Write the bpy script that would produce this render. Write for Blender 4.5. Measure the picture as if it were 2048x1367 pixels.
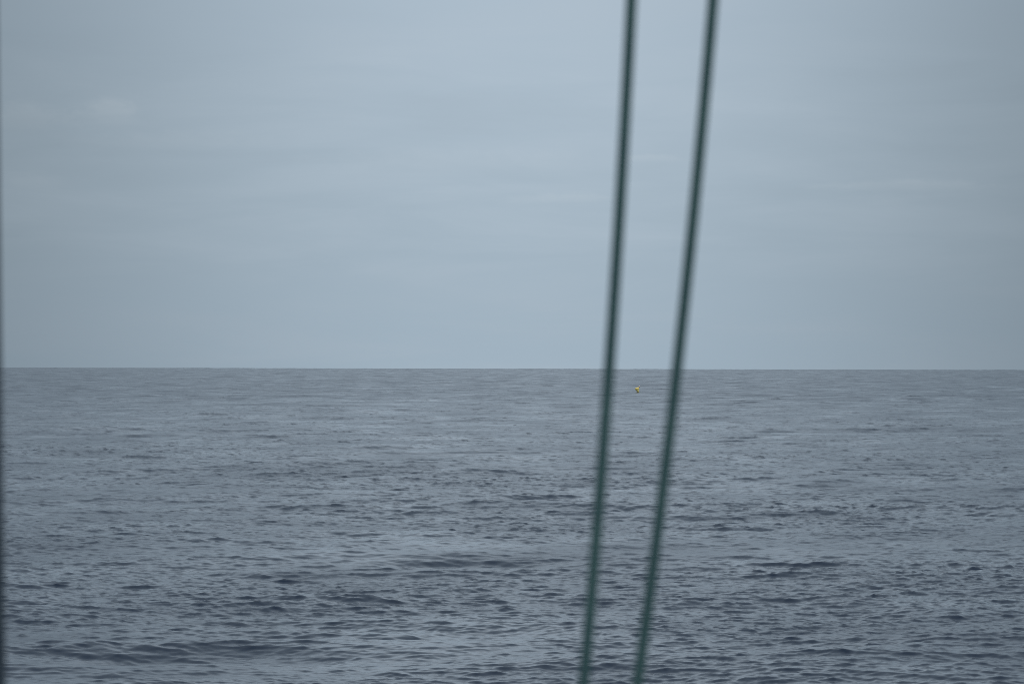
import bpy, bmesh, math
import numpy as np
from mathutils import Vector, Matrix

for o in list(bpy.data.objects):
    bpy.data.objects.remove(o)
scene = bpy.context.scene
COL = scene.collection
R = math.radians

# ------------------------------------------------------------------ camera
CAM_H = 18.0                       # eye height on the ship's upper deck, metres above the sea
LENS = 135.0
FPX = LENS / 36.0 * 2048           # focal length in pixels of the 2048 px wide photograph
cam_d = bpy.data.cameras.new('camera')
cam_d.lens = LENS
cam_d.sensor_width = 36.0
cam_d.clip_start = 0.1
cam_d.clip_end = 60000.0
cam_d.dof.use_dof = True
cam_d.dof.focus_distance = 1400.0
cam_d.dof.aperture_fstop = 5.3
cam = bpy.data.objects.new('camera', cam_d)
COL.objects.link(cam)
PITCH, ROLL = math.degrees(54.0 / FPX - math.sqrt(2 * CAM_H / 6371000.0)), 0.14
cam.matrix_world = (Matrix.Translation((0, 0, CAM_H)) @ Matrix.Rotation(R(90 + PITCH), 4, 'X')
                    @ Matrix.Rotation(R(ROLL), 4, 'Z'))
scene.camera = cam
CM = cam.matrix_world.copy()


def spot(px, py, dist):
    """World point seen at (px, py) of the photograph, dist metres ahead."""
    v = Vector(((px - 1024) / FPX, -(py - 683.5) / FPX, -1.0)) * dist
    return CM @ v


# ------------------------------------------------------------------ world: veiled Nishita sky
SUN_EL, SUN_AZ = 58.0, 160.0      # the veiled sun stands high behind the camera, azimuth from +Y to +X
world = bpy.data.worlds.new('World')
scene.world = world
world.use_nodes = True
nt = world.node_tree
nt.nodes.clear()


class G:
    """Small helper for building node graphs."""
    def __init__(s, t): s.t = t

    def n(s, kind, **kw):
        x = s.t.nodes.new(kind)
        for k, v in kw.items():
            if k.startswith('i_'):
                key = k[2:]
                x.inputs[int(key) if key.isdigit() else key].default_value = v
            else:
                setattr(x, k, v)
        return x

    def l(s, a, b): s.t.links.new(a, b)

    def m(s, op, a, b=None, c=None, clamp=False):
        x = s.t.nodes.new('ShaderNodeMath')
        x.operation = op
        x.use_clamp = clamp
        for i, v in enumerate((a, b, c)):
            if v is None: continue
            if isinstance(v, (int, float)): x.inputs[i].default_value = v
            else: s.l(v, x.inputs[i])
        return x.outputs[0]

    def vm(s, op, a, b=None):
        x = s.t.nodes.new('ShaderNodeVectorMath')
        x.operation = op
        for i, v in enumerate((a, b)):
            if v is None: continue
            if isinstance(v, (tuple, list)): x.inputs[i].default_value = v
            else: s.l(v, x.inputs[i])
        return x

    def noise(s, vec, scale, detail=2, rough=0.5, dist=0.0):
        x = s.t.nodes.new('ShaderNodeTexNoise')
        x.inputs['Scale'].default_value = scale
        x.inputs['Detail'].default_value = detail
        x.inputs['Roughness'].default_value = rough
        x.inputs['Distortion'].default_value = dist
        s.l(vec, x.inputs['Vector'])
        return x

    def mapr(s, v, a, b, c=0.0, d=1.0, kind='SMOOTHSTEP'):
        x = s.t.nodes.new('ShaderNodeMapRange')
        x.interpolation_type = kind
        s.l(v, x.inputs['Value'])
        for k, q in zip(('From Min', 'From Max', 'To Min', 'To Max'), (a, b, c, d)):
            x.inputs[k].default_value = q
        return x.outputs['Result']

    def mix(s, f, a, b, blend='MIX'):
        x = s.t.nodes.new('ShaderNodeMix')
        x.data_type = 'RGBA'
        x.blend_type = blend
        for i, v in ((0, f), (6, a), (7, b)):
            if isinstance(v, (int, float)): x.inputs[i].default_value = v
            elif isinstance(v, tuple): x.inputs[i].default_value = v
            else: s.l(v, x.inputs[i])
        return x.outputs[2]


g = G(nt)
tc = g.n('ShaderNodeTexCoord')
dirv = tc.outputs['Generated']
sky = g.n('ShaderNodeTexSky')
sky.sky_type = 'NISHITA'
sky.sun_disc = False
sky.sun_elevation = R(SUN_EL)
sky.sun_rotation = R(SUN_AZ)
sky.dust_density = 2.0
sep = g.n('ShaderNodeSeparateXYZ')
g.l(dirv, sep.inputs[0])
X, Y, Z = sep.outputs
# azimuth and elevation of the viewed direction (degrees)
az = g.m('MULTIPLY', g.m('ARCTAN2', X, Y), 57.2958)
el = g.m('MULTIPLY', g.m('ARCSINE', Z), 57.2958)
ae = g.n('ShaderNodeCombineXYZ')
az = g.m('MULTIPLY', az, LENS / 85.0); el = g.m('MULTIPLY', el, LENS / 85.0)   # finer grained cloud
g.l(az, ae.inputs[0]); g.l(el, ae.inputs[1])
AE = ae.outputs[0]
# cloud deck: colour by elevation, bluish at the horizon, paler above
deck_f = g.mapr(el, 0.0, 9.0)
deck = g.mix(deck_f, (3.44, 4.37, 5.20, 1), (3.92, 4.80, 5.66, 1))
deck = g.mix(g.mapr(el, 9, 24), deck, (4.25, 4.76, 5.22, 1))
# lens falloff painted into the cloud deck: bright ahead, dimmer towards the frame edges
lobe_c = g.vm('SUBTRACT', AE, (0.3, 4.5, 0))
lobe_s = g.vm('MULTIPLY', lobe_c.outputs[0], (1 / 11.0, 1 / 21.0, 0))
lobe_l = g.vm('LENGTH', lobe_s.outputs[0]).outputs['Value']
sky_level = g.m('EXPONENT', g.m('MULTIPLY', g.m('POWER', lobe_l, 2.4), -1.0))
edge_dim = g.m('SUBTRACT', 1.0, sky_level)
sky_level = g.m('ADD', g.m('MULTIPLY', sky_level, 0.56), 0.50)
open_f = g.m('MAXIMUM', g.mapr(el, 26, 44), g.mapr(g.m('ABSOLUTE', az), 32, 75))
sky_level = g.m('ADD', g.m('MULTIPLY', sky_level, g.m('SUBTRACT', 1.0, open_f)), g.m('MULTIPLY', open_f, 0.80))
sky_level = g.m('ADD', sky_level, g.m('MULTIPLY', g.mapr(el, 8.0, 17.0), g.mapr(el, 26.0, 44.0, 0.50, 0.0)))   # bright band added above the view to lift the sea's highlights
# streaks of stratus
st_v = g.vm('MULTIPLY', AE, (0.15, 0.95, 1.0)).outputs[0]
st = g.noise(st_v, 1.0, 5, 0.55, 0.4).outputs['Fac']
st_band = g.m('MULTIPLY', g.mapr(el, 1.0, 3.0), g.mapr(el, 6.0, 9.0, 1.0, 0.2))
streak = g.m('MULTIPLY', g.m('SUBTRACT', st, 0.5), g.m('MULTIPLY', st_band, 0.19))
br_v = g.vm('MULTIPLY', AE, (0.05, 0.12, 1.0)).outputs[0]
br = g.noise(br_v, 1.0, 3, 0.5).outputs['Fac']
broad = g.m('MULTIPLY', g.m('SUBTRACT', br, 0.5), 0.08)
bright = g.m('MULTIPLY', sky_level, g.m('ADD', g.m('ADD', streak, broad), 1.015))
# paler grey tint where the stratus is denser
deckc = g.mix(g.mapr(st, 0.40, 0.70, 0.0, 0.30), deck, (4.0, 4.72, 5.45, 1))


def puff(a0, e0, wa, we, seed, amp, cut):
    """A faint cumulus top low in the sky: noise-edged, flat below."""
    c = g.vm('SUBTRACT', AE, (a0, e0, 0)).outputs[0]
    w = g.vm('MULTIPLY', c, (1 / wa, 1 / we, 0)).outputs[0]
    nn = g.noise(g.vm('ADD', g.vm('MULTIPLY', AE, (1.1, 1.8, 1)).outputs[0], (seed, seed, seed)).outputs[0],
                 1.6, 6, 0.6, 0.3).outputs['Fac']
    ln = g.vm('LENGTH', w).outputs['Value']
    d = g.m('SUBTRACT', g.m('ADD', 1.0, g.m('MULTIPLY', g.m('SUBTRACT', nn, 0.5), 1.3)), ln)
    s2 = g.n('ShaderNodeSeparateXYZ'); g.l(w, s2.inputs[0])
    under = g.mapr(s2.outputs[1], -0.9, 0.5)
    return g.m('MULTIPLY', g.m('MULTIPLY', g.mapr(d, 0.0, cut), under), amp)


puffs = None
for args in ((-9.5, 5.75, 0.95, 0.5, 3.1, 0.16, 0.75), (-11.6, 5.6, 1.6, 0.55, 7.7, 0.13, 0.8),
             (-8.0, 5.1, 3.4, 0.4, 5.2, 0.06, 0.9), (3.3, 4.75, 1.0, 0.16, 9.3, 0.07, 0.6),
             (1.2, 3.8, 1.7, 0.20, 12.4, 0.07, 0.7), (9.3, 4.1, 2.6, 0.22, 15.0, 0.09, 0.7),
             (-1.5, 4.6, 4.5, 0.5, 21.0, 0.045, 0.9), (-11.3, 4.1, 0.9, 0.35, 25.0, 0.06, 0.7)):
    p = puff(*args)
    puffs = p if puffs is None else g.m('ADD', puffs, p)
deckc = g.mix(g.m('MULTIPLY', puffs, 2.2, clamp=True), deckc, (4.7, 5.2, 5.6, 1))
deckc = g.mix(g.m('MULTIPLY', edge_dim, 0.55), deckc, (3.62, 4.75, 5.75, 1))  # painted falloff also turns the dimmed edges bluer
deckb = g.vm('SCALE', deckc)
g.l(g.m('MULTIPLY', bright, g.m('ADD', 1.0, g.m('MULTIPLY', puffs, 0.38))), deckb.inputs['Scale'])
# blue-grey gaps on the left below the cumulus
veiled = g.mix(0.06, deckb.outputs[0], sky.outputs[0])
bg = g.n('ShaderNodeBackground')
bg.inputs['Strength'].default_value = 0.1
g.l(veiled, bg.inputs['Color'])
wo = g.n('ShaderNodeOutputWorld')
g.l(bg.outputs[0], wo.inputs[0])

# ------------------------------------------------------------------ sun behind the overcast
sd = bpy.data.lights.new('sun', 'SUN')
sd.energy = 1.4
sd.angle = R(50)
sd.color = (1.0, 0.975, 0.95)
sun = bpy.data.objects.new('sun', sd)
COL.objects.link(sun)
sv = Vector((math.sin(R(SUN_AZ)) * math.cos(R(SUN_EL)), math.cos(R(SUN_AZ)) * math.cos(R(SUN_EL)), math.sin(R(SUN_EL))))
sun.rotation_euler = sv.to_track_quat('Z', 'Y').to_euler()

scene.view_settings.view_transform = 'Standard'
scene.view_settings.look = 'None'
scene.view_settings.exposure = 0.0
scene.view_settings.gamma = 1.0
scene.render.film_transparent = False
scene.cycles.use_denoising = False
scene.cycles.filter_width = 0.8


# ------------------------------------------------------------------ helpers
def tag(o, label=None, cat=None, group=None, kind=None):
    if label: o['label'] = label
    if cat: o['category'] = cat
    if group: o['group'] = group
    if kind: o['kind'] = kind
    return o


def material(name):
    m = bpy.data.materials.new(name)
    m.use_nodes = True
    m.node_tree.nodes.clear()
    gg = G(m.node_tree)
    b = gg.n('ShaderNodeBsdfPrincipled')
    out = gg.n('ShaderNodeOutputMaterial')
    gg.l(b.outputs[0], out.inputs[0])
    return m, gg, b


# ------------------------------------------------------------------ the sea
WIND = R(90 + 12)          # waves run towards the ship, a little from the left


def wave_tile(L, N, lam0, lam1, slope_var, spread, seed, theta=WIND, chop=0.85, height=None):
    """Random sea for one band of wavelengths on an L x L tile: height and choppy shift."""
    rng = np.random.default_rng(seed)
    k1 = np.fft.fftfreq(N, L / N) * 2 * np.pi
    kx, ky = np.meshgrid(k1, k1, indexing='ij')
    k = np.hypot(kx, ky); k[0, 0] = 1e-6
    ka, kb = 2 * np.pi / lam1, 2 * np.pi / lam0
    lk = np.log(k)
    band = (1 / (1 + np.exp(-(lk - math.log(ka)) / 0.12))) * (1 / (1 + np.exp((lk - math.log(kb)) / 0.12)))
    D = np.abs(np.cos(np.arctan2(ky, kx) - theta)) ** (2 * spread) + 0.04
    amp = np.sqrt(band * D / k ** 4)
    amp[0, 0] = 0
    h = (rng.standard_normal((N, N)) + 1j * rng.standard_normal((N, N))) * amp
    cut = k > 3.5 * kb
    h[cut] = 0
    H = np.fft.ifft2(h).real
    sx = np.fft.ifft2(1j * kx * h).real; sy = np.fft.ifft2(1j * ky * h).real
    s = math.sqrt(slope_var / (sx.var() + sy.var()))
    if height: s = height / H.std()
    DX = np.fft.ifft2(1j * kx / k * h).real
    DY = np.fft.ifft2(1j * ky / k * h).real
    return L, N, (H * s).astype(np.float32), (DX * s * chop).astype(np.float32), (DY * s * chop).astype(np.float32)


def sample(tile, x, y, ang):
    L, N, H, DX, DY = tile
    c, s = math.cos(ang), math.sin(ang)
    u = (x * c + y * s) / L * N
    v = (-x * s + y * c) / L * N
    iu = np.floor(u); iv = np.floor(v)
    fu = (u - iu).astype(np.float32); fv = (v - iv).astype(np.float32)
    i0 = iu.astype(np.int64) % N; j0 = iv.astype(np.int64) % N
    i1 = (i0 + 1) % N; j1 = (j0 + 1) % N
    out = []
    for F in (H, DX, DY):
        a = F[i0, j0] * (1 - fu) + F[i1, j0] * fu
        b = F[i0, j1] * (1 - fu) + F[i1, j1] * fu
        out.append(a * (1 - fv) + b * fv)
    h, dx, dy = out
    return h, dx * c - dy * s, dx * s + dy * c


def geo(a, b, q):
    n = max(2, int(math.log(b / a) / q))
    return list(np.exp(np.linspace(math.log(a), math.log(b), n, endpoint=False)))


rr = [1.0, 8.0, 16.0, 24.0, 32, 40, 48, 54, 59, 63, 67, 70]
rr += geo(72, 190, 0.006)
rv = 190.0
while rv < 19000:                   # rows grow smoothly coarser with distance
    rr.append(rv)
    rv *= 1 + 0.0008 + 0.0018 * min(1.0, math.log(rv / 190.0) / 3.2)
rr += geo(rv, 32000, 0.03)
rad = np.array(rr)
half = R(8.2)
step = 1 / (LENS / 36 * 1024)
a_in = list(np.arange(0, half, step))
a_out, a, w = [], half, step
while a < math.pi:
    w = min(w * 1.07, R(3.0)); a_out.append(a); a += w
pos = np.array(a_in + a_out)
ang = np.concatenate([-pos[:0:-1], pos])           # azimuth from +Y; the seam lies behind the ship
nr, na = len(rad), len(ang)
A, Rr = np.meshgrid(ang, rad)
A = A.ravel(); Rr = Rr.ravel()
x0 = np.sin(A) * Rr; y0 = np.cos(A) * Rr

dth = np.gradient(ang)
latsp = (np.tile(dth, nr) * Rr)
drr = np.repeat(np.gradient(rad), na)
spacing = np.maximum(drr, latsp)
LONG = wave_tile(1130.0, 1792, 3.3, 30.0, 0.0054, 1.2, 11, chop=1.0)
SWELL = wave_tile(2600.0, 512, 75.0, 190.0, 0.0, 4.0, 5, theta=R(90 - 24), chop=0.6, height=0.45)
MID = wave_tile(149.0, 1536, 0.65, 3.0, 0.0155, 0.8, 23, chop=1.15)
SHORT = wave_tile(53.0, 1536, 0.16, 0.8, 0.0100, 0.8, 37, chop=1.0)
Zs = np.zeros_like(A, dtype=np.float32); Xs = np.zeros_like(Zs); Ys = np.zeros_like(Zs)
lost = np.zeros_like(Zs)
# wave groups: the short waves come in livelier and calmer patches
grp_tile = wave_tile(1700.0, 512, 18.0, 140.0, 0.01, 0.5, 77)
gh = sample(grp_tile, x0, y0, R(17))[0]
gh = gh / grp_tile[2].std()
lively = np.clip(1.0 + 0.27 * gh, 0.35, 2.0).astype(np.float32)
for tile, rot, lam, var, live in ((LONG, 0.0, 60.0, .0016, 0), (SWELL, R(7), 200.0, 0.0, 0), (MID, R(-9), 40.0, .0045, 0.6),
                                  (SHORT, R(13), 4.0, .0130, 1.0)):
    h, dx, dy = sample(tile, x0, y0, rot)
    f = np.clip(1.5 - spacing / lam, 0, 1)
    f = f * f * (3 - 2 * f)
    amp = f * (1 + live * (lively - 1))
    Zs += h * amp; Xs += dx * amp; Ys += dy * amp
    lost += var * (1 - f * f)
X1 = x0 + Xs; Y1 = y0 + Ys
Z1 = Zs - (x0 ** 2 + y0 ** 2) / (2 * 6371000.0)
co = np.stack([X1, Y1, Z1], 1).astype(np.float32)
co = np.concatenate([co, [[0, 0, 0]]]).astype(np.float32)
iv = np.arange(nr * na).reshape(nr, na)
q = np.stack([iv[:-1, :-1], iv[:-1, 1:], iv[1:, 1:], iv[1:, :-1]], -1)[..., ::-1].reshape(-1, 4)
seam = np.stack([iv[:-1, -1], iv[:-1, 0], iv[1:, 0], iv[1:, -1]], -1)[..., ::-1].reshape(-1, 4)
quads = np.concatenate([q, seam])
nxt = np.roll(np.arange(na), -1)
tris = np.stack([iv[0, nxt], iv[0, np.arange(na)], np.full(na, nr * na)], 1)
me = bpy.data.meshes.new('sea')
nq, ntr = len(quads), len(tris)
me.vertices.add(len(co))
me.vertices.foreach_set('co', co.ravel())
loops = np.concatenate([quads.ravel(), tris.ravel()]).astype(np.int32)
me.loops.add(len(loops))
me.loops.foreach_set('vertex_index', loops)
me.polygons.add(nq + ntr)
ls = np.concatenate([np.arange(nq) * 4, nq * 4 + np.arange(ntr) * 3]).astype(np.int32)
me.polygons.foreach_set('loop_start', ls)
me.polygons.foreach_set('use_smooth', np.ones(nq + ntr, dtype=bool))
me.update(calc_edges=True)
at = me.attributes.new('unresolved', 'FLOAT', 'POINT')
at.data.foreach_set('value', np.append(lost, 0.02).astype(np.float32))
at = me.attributes.new('lively', 'FLOAT', 'POINT')
at.data.foreach_set('value', np.append(lively, 1).astype(np.float32))
sea = bpy.data.objects.new('sea', me)
COL.objects.link(sea)
tag(sea, kind='structure')
del A, Rr, x0, y0, Zs, Xs, Ys, co, quads, loops, q

m, gg, b = material('sea_water')
geo_n = gg.n('ShaderNodeNewGeometry')
P = geo_n.outputs['Position']
un = gg.n('ShaderNodeAttribute'); un.attribute_name = 'unresolved'
lv = gg.n('ShaderNodeAttribute'); lv.attribute_name = 'lively'
RIP = 0.0012


def slope(vec_scale, scale, detail, seed):
    v = gg.vm('ADD', gg.vm('MULTIPLY', P, vec_scale).outputs[0], (seed, -seed, 0)).outputs[0]
    nz = gg.noise(v, scale, detail, 0.6)
    return gg.vm('SUBTRACT', nz.outputs['Color'], (0.5, 0.5, 0.5)).outputs[0]


# capillary ripples finer than the modelled waves
s1 = slope((0.55, 1.0, 0), 3.2, 3, 3.7)
s1 = gg.vm('SCALE', s1); s1.inputs['Scale'].default_value = 0.13
# cat's paws: gusts roughen some patches and leave others slick
paw = gg.noise(gg.vm('MULTIPLY', P, (1.3, 0.8, 0)).outputs[0], 0.028, 7, 0.66, 0.3).outputs['Fac']
paw = gg.mapr(paw, 0.36, 0.64, 0.40, 1.65, 'LINEAR')
k1 = gg.m('MULTIPLY', lv.outputs['Fac'], paw)
s1b = gg.vm('SCALE', s1.outputs[0]); gg.l(k1, s1b.inputs['Scale'])
# far out, chop too small for the sheet to carry still tilts its surface
s2 = slope((0.5, 1.0, 0), 0.30, 4, 31.0)
s2s = gg.vm('SCALE', s2)
gg.l(gg.m('MULTIPLY', gg.m('SQRT', un.outputs['Fac']), 1.6), s2s.inputs['Scale'])
tot = gg.vm('ADD', s1b.outputs[0], s2s.outputs[0]).outputs[0]
tot = gg.vm('MULTIPLY', tot, (0.8, 1.0, 0.0)).outputs[0]
nrm = gg.vm('NORMALIZE', gg.vm('ADD', geo_n.outputs['Normal'], tot).outputs[0]).outputs[0]
gg.l(nrm, b.inputs['Normal'])
va = gg.m('MULTIPLY', gg.m('ADD', gg.m('MULTIPLY', un.outputs['Fac'], 0.12), RIP), gg.m('MULTIPLY', paw, paw))
alpha = gg.m('SQRT', va)
gg.l(gg.m('SQRT', alpha), b.inputs['Roughness'])
b.inputs['Base Color'].default_value = (0.0015, 0.010, 0.029, 1)
b.inputs['IOR'].default_value = 1.333
me.materials.append(m)

# ------------------------------------------------------------------ rigging: two green wires
m_wire, gw, bw = material('green_coated_wire')
tcw = gw.n('ShaderNodeTexCoord')
nz = gw.noise(tcw.outputs['Object'], 9.0, 4, 0.6)
colr = gw.mix(gw.mapr(nz.outputs['Fac'], 0.35, 0.7), (0.042, 0.100, 0.098, 1), (0.055, 0.124, 0.114, 1))
gw.l(colr, bw.inputs['Base Color'])
bw.inputs['Roughness'].default_value = 0.5
fine = gw.noise(tcw.outputs['Object'], 160.0, 3, 0.6)
bp = gw.n('ShaderNodeBump'); bp.inputs['Strength'].default_value = 0.3; bp.inputs['Distance'].default_value = 0.002
gw.l(fine.outputs['Fac'], bp.inputs['Height']); gw.l(bp.outputs[0], bw.inputs['Normal'])


def poly_through(ys, xs, deg=3):
    return np.poly1d(np.polyfit(ys, xs, deg))


def wire(fn, dist, dia, y0, y1, lay=0.16, strands=6, lobe=0.05):
    """A laid wire rope: a swept round whose skin carries the twist of its strands."""
    n = 700; m_ = 30
    ys = np.linspace(y0, y1, n)
    pts = [spot(float(fn(y)), float(y), dist) for y in ys]
    bm = bmesh.new()
    s = 0.0; rings = []
    for i, p in enumerate(pts):
        d = (pts[min(i + 1, n - 1)] - pts[max(i - 1, 0)]).normalized()
        if i: s += (p - pts[i - 1]).length
        u = d.cross(Vector((0, 1, 0))).normalized(); v = d.cross(u)
        ring = []
        for j in range(m_):
            t = 2 * math.pi * j / m_
            r = dia / 2 * (1 - lobe + lobe * abs(math.cos((t - 2 * math.pi * s / lay) * strands / 2)))
            ring.append(bm.verts.new(p + (u * math.cos(t) + v * math.sin(t)) * r))
        rings.append(ring)
    for a_, b_ in zip(rings, rings[1:]):
        for j in range(m_):
            bm.faces.new((a_[j], a_[(j + 1) % m_], b_[(j + 1) % m_], b_[j]))
    bm.faces.new(rings[0][::-1]); bm.faces.new(rings[-1])
    bmesh.ops.recalc_face_normals(bm, faces=bm.faces)
    me_ = bpy.data.meshes.new('rigging_wire'); bm.to_mesh(me_); bm.free()
    me_.polygons.foreach_set('use_smooth', np.ones(len(me_.polygons), dtype=bool))
    me_.materials.append(m_wire)
    o = bpy.data.objects.new('rigging_wire', me_); COL.objects.link(o)
    return o


f_l = poly_through([0, 300, 683, 885, 1060, 1213, 1367], [1262.5, 1247, 1222.5, 1207, 1193.5, 1180.5, 1168], 2)
f_r = poly_through([0, 300, 683, 885, 1060, 1367], [1427, 1398.5, 1358.5, 1339, 1316.5, 1274], 2)
WD = 8.6
w1 = wire(f_l, WD, 0.0262, -1500, 2300)
tag(w1, 'dark green taut wire against the sea, left of the yellow buoy and nearly upright', 'wire',
    'blurred green rigging wires')
w2 = wire(f_r, WD + 0.1, 0.0262, -1500, 2300)
tag(w2, 'dark green taut wire right of the yellow buoy, leaning more than its twin', 'wire',
    'blurred green rigging wires')

# ------------------------------------------------------------------ dark stanchion at the left edge
m_post, gp, bpn = material('dark_painted_steel')
tcp = gp.n('ShaderNodeTexCoord')
pn = gp.noise(tcp.outputs['Object'], 14.0, 5, 0.6)
gp.l(gp.mix(gp.mapr(pn.outputs['Fac'], 0.4, 0.65), (0.022, 0.036, 0.050, 1), (0.034, 0.050, 0.062, 1)), bpn.inputs['Base Color'])
bpn.inputs['Roughness'].default_value = 0.45


def post(dist, dia, y0, y1):
    n, m_ = 60, 32
    bm = bmesh.new(); rings = []
    rp = dia / 2 / dist * FPX
    for y in np.linspace(y0, y1, n):
        edge = -5.5 + 0.0112 * y + 1.2e-6 * y * y
        p = spot(edge - rp, float(y), dist)
        rings.append([bm.verts.new(p + Vector((math.cos(t) * dia / 2, math.sin(t) * dia / 2, 0)))
                      for t in [2 * math.pi * j / m_ for j in range(m_)]])
    for a_, b_ in zip(rings, rings[1:]):
        for j in range(m_):
            bm.faces.new((a_[j], a_[(j + 1) % m_], b_[(j + 1) % m_], b_[j]))
    bm.faces.new(rings[0][::-1]); bm.faces.new(rings[-1])
    bmesh.ops.recalc_face_normals(bm, faces=bm.faces)
    me_ = bpy.data.meshes.new('steel_post'); bm.to_mesh(me_); bm.free()
    me_.polygons.foreach_set('use_smooth', np.ones(len(me_.polygons), dtype=bool))
    me_.materials.append(m_post)
    o = bpy.data.objects.new('steel_post', me_); COL.objects.link(o)
    return o


tag(post(8.4, 0.09, -1500, 2300), 'blurred dark post running up the left edge of the view', 'post')

# ------------------------------------------------------------------ the yellow buoy
BY_PX = (1275.0, 779.5)
ray = (spot(BY_PX[0], BY_PX[1], 1.0) - CM.translation).normalized()
tt = 700.0
while True:                         # where this line of sight reaches the sea's surface
    p = CM.translation + ray * tt
    hz = 0.0
    for tile, rot in ((LONG, 0.0), (SWELL, R(7)), (MID, R(-9))):
        hz += float(sample(tile, np.array([p.x]), np.array([p.y]), rot)[0][0])
    if p.z < hz + 0.9 - (p.x ** 2 + p.y ** 2) / 12742000.0 or tt > 4500: break
    tt += 2.0
hd = CM.translation + ray * tt
BU = 10.6 * tt / FPX / 1.45           # about 2 m across


def paint(name, c1, c2, rough=0.4, scale=3.0):
    mm, g2, b2 = material(name)
    t2 = g2.n('ShaderNodeTexCoord')
    n2 = g2.noise(t2.outputs['Object'], scale, 4, 0.6)
    g2.l(g2.mix(g2.mapr(n2.outputs['Fac'], 0.4, 0.65), c1 + (1,), c2 + (1,)), b2.inputs['Base Color'])
    b2.inputs['Roughness'].default_value = rough
    return mm


m_yel = paint('buoy_yellow', (1.0, 0.83, 0.27), (0.98, 0.72, 0.18))
m_pale = paint('lamp_housing', (0.62, 0.52, 0.40), (0.50, 0.40, 0.30))
m_dark = paint('dark_fitting', (0.30, 0.17, 0.02), (0.22, 0.13, 0.02))

root = bpy.data.objects.new('marker_buoy', None)
COL.objects.link(root)
root.location = hd
root.rotation_euler = (R(-4), R(-20), 0)   # heeled over by the sea, foot swung to the right
root.scale = (BU, BU, BU)
tag(root, 'small bright yellow buoy heeled over on the far sea between the two green wires', 'buoy')


def lathe(name, prof, mat, loc=(0, 0, 0), seg=32, parent=None, rot=(0, 0, 0)):
    bm = bmesh.new(); rings = []
    for r, z in prof:
        rings.append([bm.verts.new((r * math.cos(2 * math.pi * j / seg), r * math.sin(2 * math.pi * j / seg), z)) for j in range(seg)])
    for a_, b_ in zip(rings, rings[1:]):
        for j in range(seg):
            bm.faces.new((a_[j], a_[(j + 1) % seg], b_[(j + 1) % seg], b_[j]))
    bm.faces.new(rings[0][::-1]); bm.faces.new(rings[-1])
    bmesh.ops.recalc_face_normals(bm, faces=bm.faces)
    me_ = bpy.data.meshes.new(name); bm.to_mesh(me_); bm.free()
    me_.materials.append(mat)
    me_.polygons.foreach_set('use_smooth', np.ones(len(me_.polygons), dtype=bool))
    o = bpy.data.objects.new(name, me_); COL.objects.link(o)
    o.location = loc; o.rotation_euler = rot
    o.parent = parent
    return o


lathe('float', [(0.08, -0.66), (0.17, -0.64), (0.27, -0.36), (0.36, -0.10), (0.46, 0.06), (0.52, 0.20), (0.58, 0.30), (0.58, 0.55),
                (0.50, 0.64), (0.30, 0.70), (0.10, 0.72)], m_yel, parent=root)
lathe('mast', [(0.05, 0), (0.05, 0.34)], m_dark, loc=(0.42, 0.0, 0.42), parent=root, seg=12, rot=(0, R(52), 0))
lathe('lamp', [(0.12, 0), (0.22, 0.03), (0.24, 0.38), (0.17, 0.48), (0.05, 0.50)], m_pale, loc=(0.66, 0.0, 0.46), parent=root, seg=20,
      rot=(0, R(30), 0))
